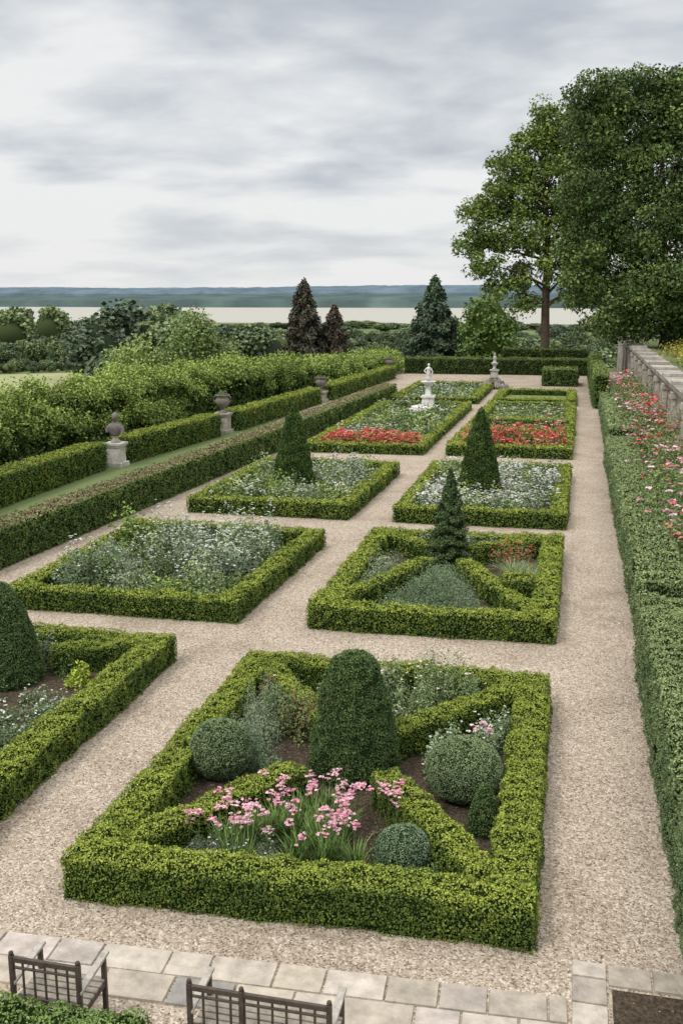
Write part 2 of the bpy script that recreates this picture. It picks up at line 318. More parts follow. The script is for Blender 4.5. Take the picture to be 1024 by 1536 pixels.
poly('clipped_hedge',[(-16.25,47),(-15.4,60.4)],.9,1.0,450,.08,top=SB,side=SS)
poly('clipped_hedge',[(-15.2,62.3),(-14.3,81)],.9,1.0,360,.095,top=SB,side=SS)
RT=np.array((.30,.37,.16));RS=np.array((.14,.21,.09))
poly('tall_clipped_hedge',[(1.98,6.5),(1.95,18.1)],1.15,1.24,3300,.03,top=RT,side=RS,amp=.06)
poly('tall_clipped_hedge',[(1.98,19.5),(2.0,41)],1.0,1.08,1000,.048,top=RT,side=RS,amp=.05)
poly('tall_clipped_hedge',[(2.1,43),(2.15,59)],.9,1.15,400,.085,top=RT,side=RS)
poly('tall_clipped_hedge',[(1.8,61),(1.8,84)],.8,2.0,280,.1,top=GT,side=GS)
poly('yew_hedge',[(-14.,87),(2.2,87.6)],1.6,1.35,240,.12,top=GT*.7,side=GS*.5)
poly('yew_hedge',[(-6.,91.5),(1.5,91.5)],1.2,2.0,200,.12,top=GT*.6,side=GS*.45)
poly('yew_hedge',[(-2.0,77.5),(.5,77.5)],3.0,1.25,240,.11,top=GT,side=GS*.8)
poly('box_hedge',[(-4.7,6.35),(-3.2,6.4)],.8,.62,4000,.028,top=np.array((.20,.30,.085)),side=GS*.8)
m=MB();LTp=np.array((.36,.45,.105));LSd=np.array((.14,.225,.05))
pp=[(-20.8,20,3.1),(-20.6,33,3.05),(-19.7,50,2.95),(-18.0,67,2.25),(-15.9,90,1.55)]
for (x0,y0,h0),(x1,y1,h1),dn,sz in zip(pp[:-1],pp[1:],(300,280,170,110),(.10,.11,.13,.16)):
    hedge(m,(x0,y0),(x1,y1),2.1,h0-.35,dn,sz,top=LTp*.7,side=LSd*.6,amp=.2,r=.6,h1=h1-.35,fl=.9)
    L=math.hypot(x1-x0,y1-y0);d=np.array((x1-x0,y1-y0))/L;nl=np.array((d[1],-d[0]))
    n=int(L*(4.4 if sz<.12 else 2.8));a=rng.uniform(0,L,n);ang=rng.uniform(-.15,1.75,n)
    hz=h0+(h1-h0)*a/L;R=rng.uniform(.28,.82,n)*(1 if sz<.12 else 1.2)
    off=np.cos(ang)*(1.15)+rng.normal(0,.15,n);zz=np.where(ang<.5,rng.uniform(.3,.85,n),.72+.28*np.sin(ang))*(hz-R*.7)+rng.normal(0,.14,n)
    for i in range(n):
        c=np.array((x0+d[0]*a[i]+nl[0]*off[i],y0+d[1]*a[i]+nl[1]*off[i],zz[i]))
        k=int(dn*R[i]**2*5.2);u=nrm(rng.normal(size=(k,3)));u[:,2]=np.abs(u[:,2])*1.0-.25*(rng.random(k)<.4)
        P=c+u*R[i]*(rng.uniform(.6,1.35,(k,1)))
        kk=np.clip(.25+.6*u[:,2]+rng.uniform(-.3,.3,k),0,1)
        leaves(m,P,u*.6+np.array((0,0,.4)),sz,mixc(LSd,LTp,kk)*rng.uniform(.6,1.3,(k,1))*rng.uniform(.75,1.15),rnd=.8,asp=.36)
m.build('leafy_hedge',LM)
# ------------------------------------------------------------------ topiary
def single(name,c,pts,dens,size,top,side,**k):
    m=MB();topiary(m,c,pts,dens,size,np.array(top),np.array(side),**k);return m.build(name,LM)
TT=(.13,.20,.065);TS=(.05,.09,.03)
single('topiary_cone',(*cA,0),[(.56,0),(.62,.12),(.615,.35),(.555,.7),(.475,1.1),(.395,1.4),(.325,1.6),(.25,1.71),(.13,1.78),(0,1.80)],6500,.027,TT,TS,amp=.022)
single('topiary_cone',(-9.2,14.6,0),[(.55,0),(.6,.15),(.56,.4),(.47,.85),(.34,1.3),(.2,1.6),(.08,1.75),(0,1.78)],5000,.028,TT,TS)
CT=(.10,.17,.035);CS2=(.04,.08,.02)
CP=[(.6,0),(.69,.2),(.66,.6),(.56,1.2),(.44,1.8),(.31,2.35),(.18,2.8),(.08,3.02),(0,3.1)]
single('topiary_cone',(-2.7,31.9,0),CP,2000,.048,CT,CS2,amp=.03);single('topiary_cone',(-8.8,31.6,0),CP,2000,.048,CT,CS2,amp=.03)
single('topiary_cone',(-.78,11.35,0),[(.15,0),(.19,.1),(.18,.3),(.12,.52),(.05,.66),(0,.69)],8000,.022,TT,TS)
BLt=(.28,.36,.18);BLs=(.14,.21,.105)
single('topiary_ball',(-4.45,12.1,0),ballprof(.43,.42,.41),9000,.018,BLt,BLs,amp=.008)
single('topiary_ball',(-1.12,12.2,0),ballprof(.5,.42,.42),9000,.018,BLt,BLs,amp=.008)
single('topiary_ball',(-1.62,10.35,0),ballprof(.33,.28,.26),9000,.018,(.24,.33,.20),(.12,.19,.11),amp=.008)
def conifer(mb,c,H,R,n,size,col,col2,droop=-.35,gap=.6,bare=.0,core=.72,ex=.85):
    u=rng.random(n)**.62
    z=(1-u)
    t=rng.uniform(0,2*math.pi,n);sd=int(abs(c[0])*7)%50
    lob=.78+.18*np.sin(z*H/gap*2*math.pi+np.sin(t*3+z*9)*1.6)+.7*(vn(np.stack([np.cos(t)*2,np.sin(t)*2,z*H/gap*1.2],1),1.5,sd)-.45)
    r=R*(1-z)**ex*np.clip(lob,.3,1.35)*rng.uniform(.55,1.,n)**.5+.02
    P=np.stack([c[0]+r*np.cos(t),c[1]+r*np.sin(t),c[2]+bare+z*(H-bare)+rng.normal(0,size*.4,n)],1)
    o=np.stack([np.cos(t),np.sin(t),np.full(n,droop)],1)
    leaves(mb,P,np.stack([np.cos(t)*.5,np.sin(t)*.5,np.full(n,.8)],1),size,mixc(col,col2,rng.random(n)**1.5)*rng.uniform(.6,1.3,(n,1)),0,.3,.5,axis=o,axr=.35)
    pr=[(R*core*(1-q)**(ex+.05),bare+q*(H-bare)*.97) for q in np.linspace(0,1,10)];pr[0]=(R*core*.7,bare);revolve(mb,c,pr,18)
    tube(mb,[(c[0],c[1],c[2]-.3),(c[0],c[1],c[2]+H*.9)],[R*.07+.02,.01])
m=MB();conifer(m,(-2.7,23.8,0),2.45,.66,17000,.055,np.array((.05,.09,.035)),np.array((.14,.20,.07)),gap=.3,droop=.6,core=.72);m.build('conifer_shrub',LM)
# ------------------------------------------------------------------ planting
def inrect(n,x0,x1,y0,y1): return np.stack([rng.uniform(x0,x1,n),rng.uniform(y0,y1,n)],1)
def intri(n,a,b,c):
    u=rng.random((n,2));f=u.sum(1)>1;u[f]=1-u[f];a,b,c=[np.array(q,float) for q in(a,b,c)]
    return a+(b-a)*u[:,:1]+(c-a)*u[:,1:]
G1=[(.12,.19,.055),(.16,.24,.08),(.095,.15,.045)];GG=[(.24,.30,.19),(.19,.25,.15),(.30,.35,.24)];YG=[(.27,.345,.09),(.21,.295,.075)]
WH=[(.78,.77,.74),(.70,.68,.67)];PK=[(.75,.33,.43),(.80,.48,.56),(.66,.22,.34),(.82,.60,.65)];RD=[(.66,.06,.06),(.70,.12,.10),(.52,.04,.05),(.76,.24,.2)]
def strap(mb,pos,h,n,w,cols,out=.5):
    k=len(pos);i=np.repeat(np.arange(k),n);m_=len(i);t=rng.uniform(0,2*math.pi,m_);d=np.stack([np.cos(t),np.sin(t),np.zeros(m_)],1)
    hh=h*rng.uniform(.6,1.15,m_);s=rng.uniform(.3,1,m_)*out
    p0=np.concatenate([pos[i]+rng.normal(0,.035,(m_,2)),np.full((m_,1),.02)],1);B=np.stack([-np.sin(t),np.cos(t),np.zeros(m_)],1)
    cc=np.asarray(cols);c=cc[rng.integers(0,len(cc),m_)]*rng.uniform(.6,1.3,(m_,1));V=[]
    for q,wk in((0,.7),(.4,1),(.75,.7),(1,.08)):
        ctr=p0+d*(s*hh*q**1.8)[:,None]+np.array((0,0,1.))*(hh*(q-.28*s*q**3))[:,None]
        V+=[ctr-B*w*wk/2,ctr+B*w*wk/2]
    V=np.stack(V,1).reshape(-1,3);b=np.arange(m_)[:,None]*8
    F=np.concatenate([b+np.array([[0,1,3,2]]),b+np.array([[2,3,5,4]]),b+np.array([[4,5,7,6]])])
    mb.add(V,F,0,np.repeat(c,8,axis=0))
def stems(mb,P,col=(.14,.20,.06),w=.006):
    for p in P: tube(mb,[(p[0]+rng.normal(0,.05),p[1]+rng.normal(0,.05),.02),(p[0]+rng.normal(0,.02),p[1],p[2]*.6),(p[0],p[1],p[2])],[w,w*.8,w*.6],3,0,col)
m=MB();fp=np.concatenate([intri(30,(-3.9,10.05),(-1.95,10.05),(-2.7,11.5)),inrect(14,-3.6,-2.1,9.9,10.6)])
strap(m,fp,.46,50,.017,[(.16,.26,.07),(.21,.31,.09),(.12,.20,.055)],.6)
i=rng.integers(0,len(fp),50);P=np.concatenate([fp[i]+rng.normal(0,.14,(50,2)),rng.uniform(.40,.78,(50,1))],1)
P=np.concatenate([P,np.stack([rng.uniform(-2.5,-1.8,16),rng.uniform(10.8,11.5,16),rng.uniform(.35,.6,16)],1),np.stack([rng.uniform(-4.2,-3.4,14),rng.uniform(10.0,10.8,14),rng.uniform(.34,.6,14)],1)])
stems(m,P)
for q in P: 
    k=rng.integers(6,15);o=rng.normal(size=(k,3))*np.array((.032,.032,.018));heads(m,q+o,.033,[PK[rng.integers(0,4)],PK[1],PK[0]],5)
m.build('pink_flowers',LM)
m=MB();plants(m,intri(80,(-4.3,9.85),(-3.,9.85),(-3.3,10.9)),.13,.34,130,.026,GG+[(.16,.23,.10)],WH,.3,.02,4,axup=True,asp=.14)
plants(m,inrect(26,-2.1,-1.2,9.9,10.2),.1,.24,90,.03,G1,axup=True);plants(m,inrect(16,-2.1,-1.7,10.2,11),.1,.2,60,.03,[(.16,.11,.08),(.13,.19,.08)])
m.build('low_border_plants',LM)
def bush(name,c,r,h,n,size,cols,fl=None,nf=0,fs=.04,k=14,asp=.3,base=0.,twig=True):
    m=MB();pos=np.array([c])+rng.normal(0,r*.42,(k,2));plants(m,pos,r*.5,h*.95,n//k,size,cols,None,up=.4,asp=asp,base=base)
    if fl:
        q=nf;i=rng.integers(0,k,q);u=nrm(rng.normal(size=(q,3)));u[:,2]=abs(u[:,2])
        P=np.stack([pos[i,0]+u[:,0]*r*.5,pos[i,1]+u[:,1]*r*.5,base+.05+u[:,2]*h*.95],1);heads(m,P,fs,fl)
    if twig:
        for p in pos[:6]: tube(m,[(c[0],c[1],base),(p[0],p[1],base+h*.5)],[.012,.005],4)
    return m.build(name,LM)
LV=[(.24,.30,.19),(.19,.25,.15),(.28,.33,.22)]
bush('lavender_bush',(-4.2,13.2),.40,.58,6200,.035,LV,asp=.18);bush('lavender_bush',(-4.35,12.75),.3,.48,4600,.035,LV,asp=.18);bush('lavender_bush',(-4.35,13.8),.36,.6,5200,.035,[(.22,.29,.15),(.18,.25,.12)],asp=.2)
bush('lavender_bush',(-4.0,12.45),.25,.34,2600,.035,[(.18,.26,.14)],asp=.2)
bush('rose_bush',(-3.75,13.55),.32,.6,2400,.045,[(.17,.20,.08),(.24,.12,.09),(.14,.19,.07)],RD,16,.035)
bush('rose_bush',(-4.4,14.5),.3,.6,2000,.045,[(.16,.20,.08),(.20,.13,.08)],[(.75,.65,.55),(.6,.12,.14)],12,.035)
for x,y in((-3.2,15.0),(-2.6,15.05),(-2.,15.0),(-2.7,14.5),(-2.15,14.5),(-1.55,14.95)): bush('rose_bush',(x,y),.34,.95,2600,.042,[(.19,.26,.11),(.23,.31,.15),(.15,.21,.09)],[(.78,.66,.64),(.74,.5,.5)],22,.035)
for x,y in((-1.35,13.15),(-1.0,13.5),(-1.5,12.85),(-.75,13.9)): bush('white_flower_bush',(x,y),.25,.62,2100,.038,[(.22,.30,.15),(.26,.34,.19)],WH,24,.03)
m=MB();P=np.array([(-.95,12.85,.8),(-.85,12.8,.74),(-1.06,12.9,.7)]);stems(m,P);[heads(m,q+rng.normal(0,.03,(8,3)),.045,PK[3:]+PK[1:2]) for q in P];plants(m,inrect(8,-1.2,-.7,12.8,13.),.1,.4,80,.04,G1);m.build('pink_flowers',LM)
m=MB();P=inrect(5200,-4.7,-.6,9.6,15.3);leaves(m,np.concatenate([P,np.full((len(P),1),.045)],1),np.array((0,0,1.)),.035,vary((.12,.09,.065),len(P),.6),rnd=.5)
m.build('bark_mulch',LM)
m=MB();P=inrect(2600,-8,1.4,8.4,19);P=P[~((P[:,0]>-5.1)&(P[:,0]<-.2)&(P[:,1]>9.2)&(P[:,1]<15.7))&~((P[:,0]<-6.8)&(P[:,1]<16.1))&~((P[:,0]>-4.8)&(P[:,0]<-.1)&(P[:,1]>18.5))&~((P[:,0]<-6.4)&(P[:,1]>18.4))]
cols=np.array([(.20,.24,.06),(.16,.10,.05),(.10,.08,.06),(.7,.66,.58)])[rng.integers(0,4,len(P))];leaves(m,np.concatenate([P,np.full((len(P),1),.014)],1),np.array((0,0,1.)),.022,cols,rnd=.25,asp=.4);m.build('leaf_litter',LM)
# bed D
m=MB();plants(m,inrect(420,-11.4,-7.3,9.8,13.9),.18,.36,80,.045,[(.14,.21,.09),(.17,.24,.11)],WH,.6,.03,4);m.build('ground_cover',LM)
m=MB();plants(m,inrect(30,-9.8,-8.2,15.0,15.6),.2,.5,100,.05,GG+G1);plants(m,inrect(5,-8.0,-7.6,14.5,14.9),.16,.45,70,.07,[(.36,.45,.06)]);m.build('border_plants',LM)
# bed B
m=MB();plants(m,intri(90,(-3.8,19.35),(-1.5,19.4),(-2.65,22.4)),.33,.5,300,.045,[(.17,.24,.13),(.21,.28,.16),(.14,.20,.11)],asp=.2,tv=.28);m.build('santolina_mound',LM)
m=MB();strap(m,np.array([(-.95,22.2),(-1.1,22.6),(-.7,22.5),(-.6,21.9)]),.6,170,.013,GG+YG,1.2);plants(m,inrect(18,-1.5,-.6,23.4,24.2),.2,.55,70,.06,[(.22,.18,.07),(.16,.21,.08)],RD[:1]+RD[2:3],.9,.05,4);m.build('red_flowers',LM)
m=MB();plants(m,intri(26,(-4.3,20.4),(-4.3,23.2),(-3.5,22.2)),.27,.62,180,.05,GG+YG,asp=.18,tv=.3);plants(m,inrect(36,-3.6,-1.6,24.4,25.),.22,.5,110,.055,GG+G1,WH,.5,.04,4);m.build('border_plants',LM)
# bed C : shrubby mounds
WC=[(.58,.60,.53),(.70,.70,.65)];CC=[GG[0],(.17,.25,.09),GG[1],GG[2],(.13,.20,.06),GG[1],(.25,.32,.14)]
m=MB();plants(m,inrect(60,-10.8,-7.,19.2,24.5),.46,.95,560,.075,CC,WC,1.,.045,20,up=.3,asp=.24,tv=.38);plants(m,inrect(60,-11,-6.9,18.95,24.6),.28,.55,200,.065,CC+YG,up=.35,asp=.24,tv=.38)
plants(m,inrect(20,-9.2,-7.2,19.0,20.3),.3,.55,240,.08,YG,up=.4,tv=.3);plants(m,inrect(14,-11,-9.8,22.6,24.4),.32,.85,240,.08,YG,up=.4,tv=.3);plants(m,inrect(40,-10.8,-7.1,19.6,24.3),.15,1.25,80,.06,GG,WC,1.3,.045,12,axup=True,asp=.18)
m.build('flowering_shrub_bed',LM)
bush('young_shrub',(-10.7,22.9),.42,1.7,1500,.10,YG);bush('young_shrub',(-10.3,20.2),.4,.85,1500,.08,G1)
# beds E, F
m=MB();plants(m,inrect(300,-4.4,-.3,28.9,36.7),.34,.62,100,.075,G1+GG[:2]+YG[:1],WH,.95,.06,16,tv=.3);plants(m,inrect(60,-4.4,-.3,28.9,36.7),.36,.95,120,.08,GG+YG,tv=.3);m.build('white_flower_bed',LM)
m=MB();plants(m,inrect(300,-10.8,-6.6,28.9,36.),.36,.62,100,.08,G1+YG+GG[:2]+YG[:1],WH,.45,.055,12,tv=.3);plants(m,inrect(70,-10.8,-6.6,29,36.),.4,1.0,120,.085,YG+GG,tv=.3);m.build('white_flower_bed',LM)
# G,H
m=MB();plants(m,inrect(170,-4.3,-.1,42.1,45.4),.34,.8,60,.09,G1+YG,RD,.9,.12,6,tv=.3);m.build('red_flower_bed',LM)
m=MB();plants(m,inrect(150,-10.3,-6.3,41.6,43.8),.32,.62,60,.09,G1+YG,RD+[(.72,.26,.14)],1.0,.11,8,tv=.3);m.build('red_flower_bed',LM)
def clear(P,c,r): return P[np.hypot(P[:,0]-c[0],P[:,1]-c[1])>r]
m=MB();plants(m,clear(inrect(420,-10.3,-6.2,44.7,58.8),(-7.9,56.2),1.6),.45,.55,50,.12,YG+G1+GG,WH+[(.65,.58,.58)],.5,.08,7,tv=.3);plants(m,clear(inrect(70,-10.3,-6.2,45,58.8),(-7.9,55.5),2.6),.5,1.0,80,.14,YG+G1,tv=.3);m.build('white_flower_bed',LM)
m=MB();plants(m,inrect(400,-4.1,-.1,50.4,59.),.36,.45,38,.11,YG+[(.22,.28,.12),(.17,.23,.09)],[(.6,.6,.5)],.1,.09,4);plants(m,inrect(70,-4.1,-.1,46.7,49),.36,.8,50,.11,G1+YG,PK,.4,.1,4);m.build('border_plants',LM)
m=MB();plants(m,inrect(260,-10.4,-6,62.6,73.4),.5,.4,30,.13,YG+G1+GG,WH,.3,.09,4);m.build('border_plants',LM)
m=MB();plants(m,inrect(560,-19.4,-18.2,22,46),.4,.75,36,.12,YG+G1,tv=.35);plants(m,inrect(320,-18.6,-16.9,46,80),.4,.6,24,.14,YG+G1);m.build('rough_grass_plants',LM)
# roses along the wall
for j,(y,h) in enumerate([(y,rng.uniform(1.5,2.7)) for y in np.arange(21,64,1.2)]):
    fl=[PK,None,RD,PK[1:],PK[:2],PK[:1]+RD][j%6];s=.075 if y<35 else .10
    bush('climbing_rose_bush',(3.2+rng.uniform(-.25,.25),y),.95,h,3400,s,[[(.21,.29,.10),(.26,.34,.13)],[(.15,.23,.08),(.19,.28,.10)],[(.18,.24,.10),(.24,.28,.13)]][j%3],fl,48 if fl else 0,s*1.7,twig=False)
# ------------------------------------------------------------------ paving
m=MB()
def slab(x0,x1,y0,y1,sk=0):
    g=.009;c=np.array((.49,.435,.37))*rng.uniform(.8,1.12)*np.array((1,rng.uniform(.985,1.01),rng.uniform(.95,1.05)))
    if rng.random()<.07:c=np.array((.30,.285,.265))
    cx,cy=(x0+x1)/2,(y0+y1)/2+sk*((x0+x1)/2);box(m,(cx,cy,.012+rng.uniform(-.004,.004)),(x1-x0-2*g,y1-y0-2*g,.03),0,c,rz=math.atan(sk)+rng.normal(0,.006),taper=.98)
for row,(ya,yb) in enumerate(((8.05,8.42),(7.66,8.05))):
    x=-9.+rng.uniform(0,.4)
    while x<.2:
        w=rng.uniform(.34,.76);slab(x,min(x+w,.25),ya+.12,yb+.12,.045);x+=w
for ya,yb in((7.3,7.66),(6.9,7.3)):
    x=-2.
    while x<.2: w=rng.uniform(.4,.7);slab(x,min(x+w,.25),ya+.12,yb+.12,.045);x+=w
y=6.
while y<9.: h=rng.uniform(.3,.5);slab(.28,.62,y,min(y+h,9.12));y+=h
x=.62
while x<3.5: w=rng.uniform(.3,.6);slab(x,x+w,8.8,9.12);x+=w
m.build('stone_paving',[SLAB])
sheet('planting_soil',[(.66,5.5),(3.4,5.5),(3.4,8.77),(.66,8.77)],.01,SOIL)
# ------------------------------------------------------------------ chairs
def bench(name,x0,x1,y,back=.9,mid=False,slats=8,arm=(.46,.42,.37)):
    m=MB();c=(.085,.065,.052);w=x1-x0;cx=(x0+x1)/2;posts=[x0,x1]+([cx-.12*w] if mid else [])
    for px in posts: box(m,(px,y,back/2),(.042,.042,back+.02),0,c);revolve(m,(px,y,back+.01),[(.0,0),(.024,.005),(.02,.03),(0,.04)],8,0,c)
    box(m,(cx,y,back-.03),(w,.03,.05),0,c);box(m,(cx,y+.001,back-.11),(w,.022,.022),0,c);box(m,(cx,y,.5),(w,.03,.045),0,c)
    for i in range(1,slats): box(m,(x0+w*i/slats,y,(.5+back-.03)/2),(.02,.016,back-.53),0,c)
    for px in(x0,x1):
        box(m,(px,y+.46,.32),(.042,.042,.64),0,c);box(m,(px,y+.25,.66),(.065,.54,.03),0,arm,rx=.06);box(m,(px,y+.23,.4),(.035,.42,.05),0,c)
    for i in range(6): box(m,(cx,y+.06+i*.076,.44),(w+.03,.06,.022),0,(.32,.28,.23))
    o=m.build(name,[WOOD]);b=o.modifiers.new('b','BEVEL');b.width=.004;b.segments=1
bench('garden_chair',-4.5,-3.87,6.86,slats=6);bench('garden_bench',-2.86,-1.66,6.86,mid=True,slats=10)
bush('potted_herbs',(-2.45,6.5),.25,.5,1600,.03,G1,WH,12,.03,twig=False);bush('potted_herbs',(-1.95,6.5),.2,.42,1200,.03,G1,twig=False)
# ------------------------------------------------------------------ wall
m=MB();wc=(.40,.36,.31)
box(m,(4.45,57,1.4),(.7,76,2.8),1,wc);box(m,(4.08,57,.25),(.1,76,.5),1,(.34,.31,.27))
box(m,(4.45,57,2.89),(.86,76,.14),0,(.38,.36,.32));box(m,(4.45,57,3.05),(1.1,76,.16),1,(.44,.41,.36))
for y in np.arange(20.5,95,4.2):
    box(m,(4.05,y,1.42),(.18,.6,2.76),0,(.54,.50,.44));box(m,(4.02,y,2.7),(.26,.72,.22),0,(.56,.52,.46));box(m,(4.4,y,3.2),(1.0,.75,.12),0,(.42,.39,.35))
    m_=y+2.1
    for q in(-.55,.55): box(m,(4.085,m_+q,1.5),(.05,.14,1.8),0,(.50,.47,.41))
    box(m,(4.085,m_,2.45),(.06,1.25,.14),0,(.50,.47,.41))
m.build('stone_wall',[STONE,WALLM])
# ------------------------------------------------------------------ stone ornaments
def pedestal(m,x,y,w,h,col):
    box(m,(x,y,.09),(w*1.35,w*1.35,.18),0,col);box(m,(x,y,.18+(h-.34)/2),(w,w,h-.34),0,col);box(m,(x,y,h-.12),(w*1.15,w*1.15,.08),0,col);box(m,(x,y,h-.04),(w*1.3,w*1.3,.08),0,col)
def bust(x,y):
    m=MB();c=(.40,.37,.33);pedestal(m,x,y,.55,.95,(.58,.55,.50));z=.95
    revolve(m,(x,y,z),[(0,0),(.2,0),(.2,.06),(.12,.12),(.11,.2),(.15,.26)],16,0,c)
    revolve(m,(x,y,z+.24),[(.12,0),(.2,.1),(.29,.28),(.30,.38),(.22,.47),(.1,.53),(.085,.6),(.08,.66)],18,0,(.2,.18,.17),sx=1.1,sy=.65)
    revolve(m,(x+.02,y-.02,z+.82),[(0,0),(.08,.03),(.125,.12),(.135,.2),(.11,.29),(.05,.34),(0,.35)],16,0,(.22,.2,.18),sx=.95,sy=1.1)
    box(m,(x+.03,y-.17,z+.98),(.035,.06,.07),0,(.22,.2,.18),taper=.5)
    for s in(-1,1): tube(m,[(x+s*.27,y,z+.62),(x+s*.33,y-.02,z+.5),(x+s*.31,y-.05,z+.38)],[.09,.08,.07],8,0,(.2,.18,.17))
    m.build('stone_bust',[STONE])
def urn(x,y,ph=1.0,uh=1.0):
    m=MB();pedestal(m,x,y,.6,ph,(.40,.37,.32));c=(.24,.215,.185)
    revolve(m,(x,y,ph),[(0,0),(.2,0),(.2,.05),(.09,.1),(.08,.18),(.16,.24),(.30,.4),(.35,.55),(.32,.68),(.27,.74),(.36,.82),(.38,.86),(.30,.86),(.25,.8),(0,.8)],20,0,c)
    for s in(-1,1): tube(m,[(x+s*.33,y,ph+.5),(x+s*.45,y,ph+.6),(x+s*.42,y,ph+.75),(x+s*.33,y,ph+.8)],.03,6,0,c)
    mm=MB();o=m.build('stone_urn',[STONE])
    plants(mm,np.array([(x,y)]),.3,.3,220,.08,[(.16,.22,.09)],base=ph+.75);o2=mm.build('urn_foliage',LM);o2.parent=o
bust(-17.15,35.8);urn(-16.35,46.);urn(-15.25,61.3,.7);urn(-14.6,82,.7)
m=MB();x,y=-7.9,57.2;w=(.80,.78,.74)
revolve(m,(x,y,0),[(1.15,0),(1.15,.2),(1.0,.22),(1.0,.34),(.7,.38),(0,.38)],8,0,w,False);box(m,(x,y,.62),(.62,.62,.5),0,w);box(m,(x,y,.9),(.78,.78,.08),0,w)
revolve(m,(x,y,.92),[(0,0),(.26,0),(.26,.06),(.17,.12),(.16,.6),(.2,.66),(.42,.78),(.46,.86),(.4,.86),(.12,.82),(.1,.95),(.2,1.0),(.2,1.05),(0,1.05)],16,0,w)
revolve(m,(x,y,1.95),[(.15,0),(.16,.15),(.11,.4),(.14,.52),(.15,.58),(.05,.64),(.045,.68)],12,0,w,sy=.75);revolve(m,(x,y,2.6),[(0,0),(.06,.03),(.075,.1),(.05,.17),(0,.19)],10,0,w)
tube(m,[(x-.14,y,2.5),(x-.24,y-.05,2.35),(x-.12,y-.12,2.25)],[.045,.04,.03],6,0,w);tube(m,[(x+.14,y,2.5),(x+.22,y,2.32),(x+.2,y-.08,2.12)],[.045,.04,.03],6,0,w)
m.build('white_statue',[STONE])
m=MB();x,y=-5.35,73.2
for i in range(46):
    a=rng.uniform(0,6.28);r=rng.uniform(0,1.05);s=rng.uniform(.25,.5);box(m,(x+r*math.cos(a),y+r*math.sin(a),max(.1,.75*(1-r/1.2))+rng.uniform(-.1,.1)),(s,s*.8,s*.7),0,vary((.33,.30,.27),1,.3)[0],rz=a,taper=.7,rx=rng.uniform(-.4,.4))
w=(.5,.48,.44);box(m,(x,y,1.05),(.5,.5,.5),0,w);box(m,(x,y,1.33),(.65,.65,.08),0,w)
revolve(m,(x,y,1.36),[(0,0),(.2,0),(.2,.06),(.1,.12),(.12,.3),(.24,.42),(.26,.5),(.12,.56),(.1,.7),(.15,.8),(.1,.95),(.05,1.0),(.08,1.08),(.06,1.18),(0,1.22)],14,0,w)
m.build('rockwork_fountain',[STONE])
# ------------------------------------------------------------------ trees
def lobe_tree(name,base,trunk_r,th,lobes,ncl,nl,size,cols,spread=.55,bark=(.10,.07,.05)):
    m=MB();b=np.array(base,float);top=b+np.array((0,0,th))
    lob=[(np.array(l[:3]),l[3]) for l in lobes];c0=np.mean([l[0] for l in lob],0);zt=max(l[0][2] for l in lob)
    tp=[b+np.array((0,0,-.3)),b+np.array((.1,0,th*.5)),top]
    for q in(.4,.8): 
        p=top*(1-q)+np.array((c0[0],c0[1],zt))*q;tp.append(p+rng.normal(0,.3,3)*np.array((1,1,0)))
    tube(m,tp,[trunk_r*1.3,trunk_r*.9,trunk_r*.8,trunk_r*.55,trunk_r*.2],10,2,bark);tp=np.array(tp)
    cc=np.asarray(cols)
    for c,r in lob:
        zz=np.clip(c[2]-r*.8-abs(rng.normal(0,1)),top[2]*.9,tp[-1,2]-.5);k=np.interp(zz,tp[2:,2],np.arange(3));i=int(min(k,1));s=tp[2+i]+(tp[3+i]-tp[2+i])*(k-i)
        mid=(s+c)/2+np.array((0,0,rng.uniform(.1,.6)));tube(m,[s,mid,c],[trunk_r*.32,trunk_r*.2,trunk_r*.07],6,2,bark)
        n=int(ncl*(r/2.)**2)+3;u=nrm(rng.normal(size=(n,3)));rr=r*rng.uniform(.35,1.14,n)**.6;u[:,2]*=.8
        P=c+u*rr[:,None]
        for p in P[::5]: tube(m,[c,(c+p)/2+rng.normal(0,.15,3),p],[trunk_r*.07,trunk_r*.045,.015],4,2,bark)
        i=np.repeat(np.arange(n),nl);v=nrm(rng.normal(size=(len(i),3)));g=v*(rng.uniform(.3,1.1,(len(i),1))**.5)*spread*1.5*rng.uniform(.6,1.4,(n,1))[i]*np.array((1,1,.62));Q=P[i]+g
        tone=cc[rng.integers(0,len(cc),n)]*(rng.uniform(.7,1.2,(n,1)))
        leaves(m,Q,v*.6+np.array((0,0,.5)),size,tone[i]*rng.uniform(.55,1.4,(len(i),1)),rnd=.7)
    return m.build(name,LM)
TC=[(.16,.23,.05),(.21,.285,.065),(.12,.18,.042),(.25,.32,.08)]
TD=[(.09,.145,.045),(.12,.18,.055),(.07,.115,.035),(.15,.21,.06)]
T1=[(-4.,98,19.5,2.5),(-1.5,98,21,2.7),(-6.6,97,17.6,2.1),(-9,97,13.8,1.7),(-9.5,98,11.2,1.7),(-8.3,97,9.6,1.4),(-5.5,98,15.5,2.4),(-2.5,98,17,2.8),(-4.5,97,12.2,2.2),(-1.3,98,13.5,2.6),(-6.8,98,12.,1.8),(-1.6,97,9.4,2.),(-5,98,8.4,1.6),(.8,98,10,2.2),(-6.8,97,7.4,1.2),(-7.4,98,15.,1.7),(1.2,98,17,2.8),(1.2,98,21.5,2.4),(-4.6,98,5.9,1.1),(.9,98,13.4,2.4),(1.4,97,7.2,1.6),(-.3,97,6.4,1.),(-3.,98,22.4,1.6)]
lobe_tree('plane_tree',(-2.6,98,-1),.48,6.5,T1,25,74,.30,TC,.64)
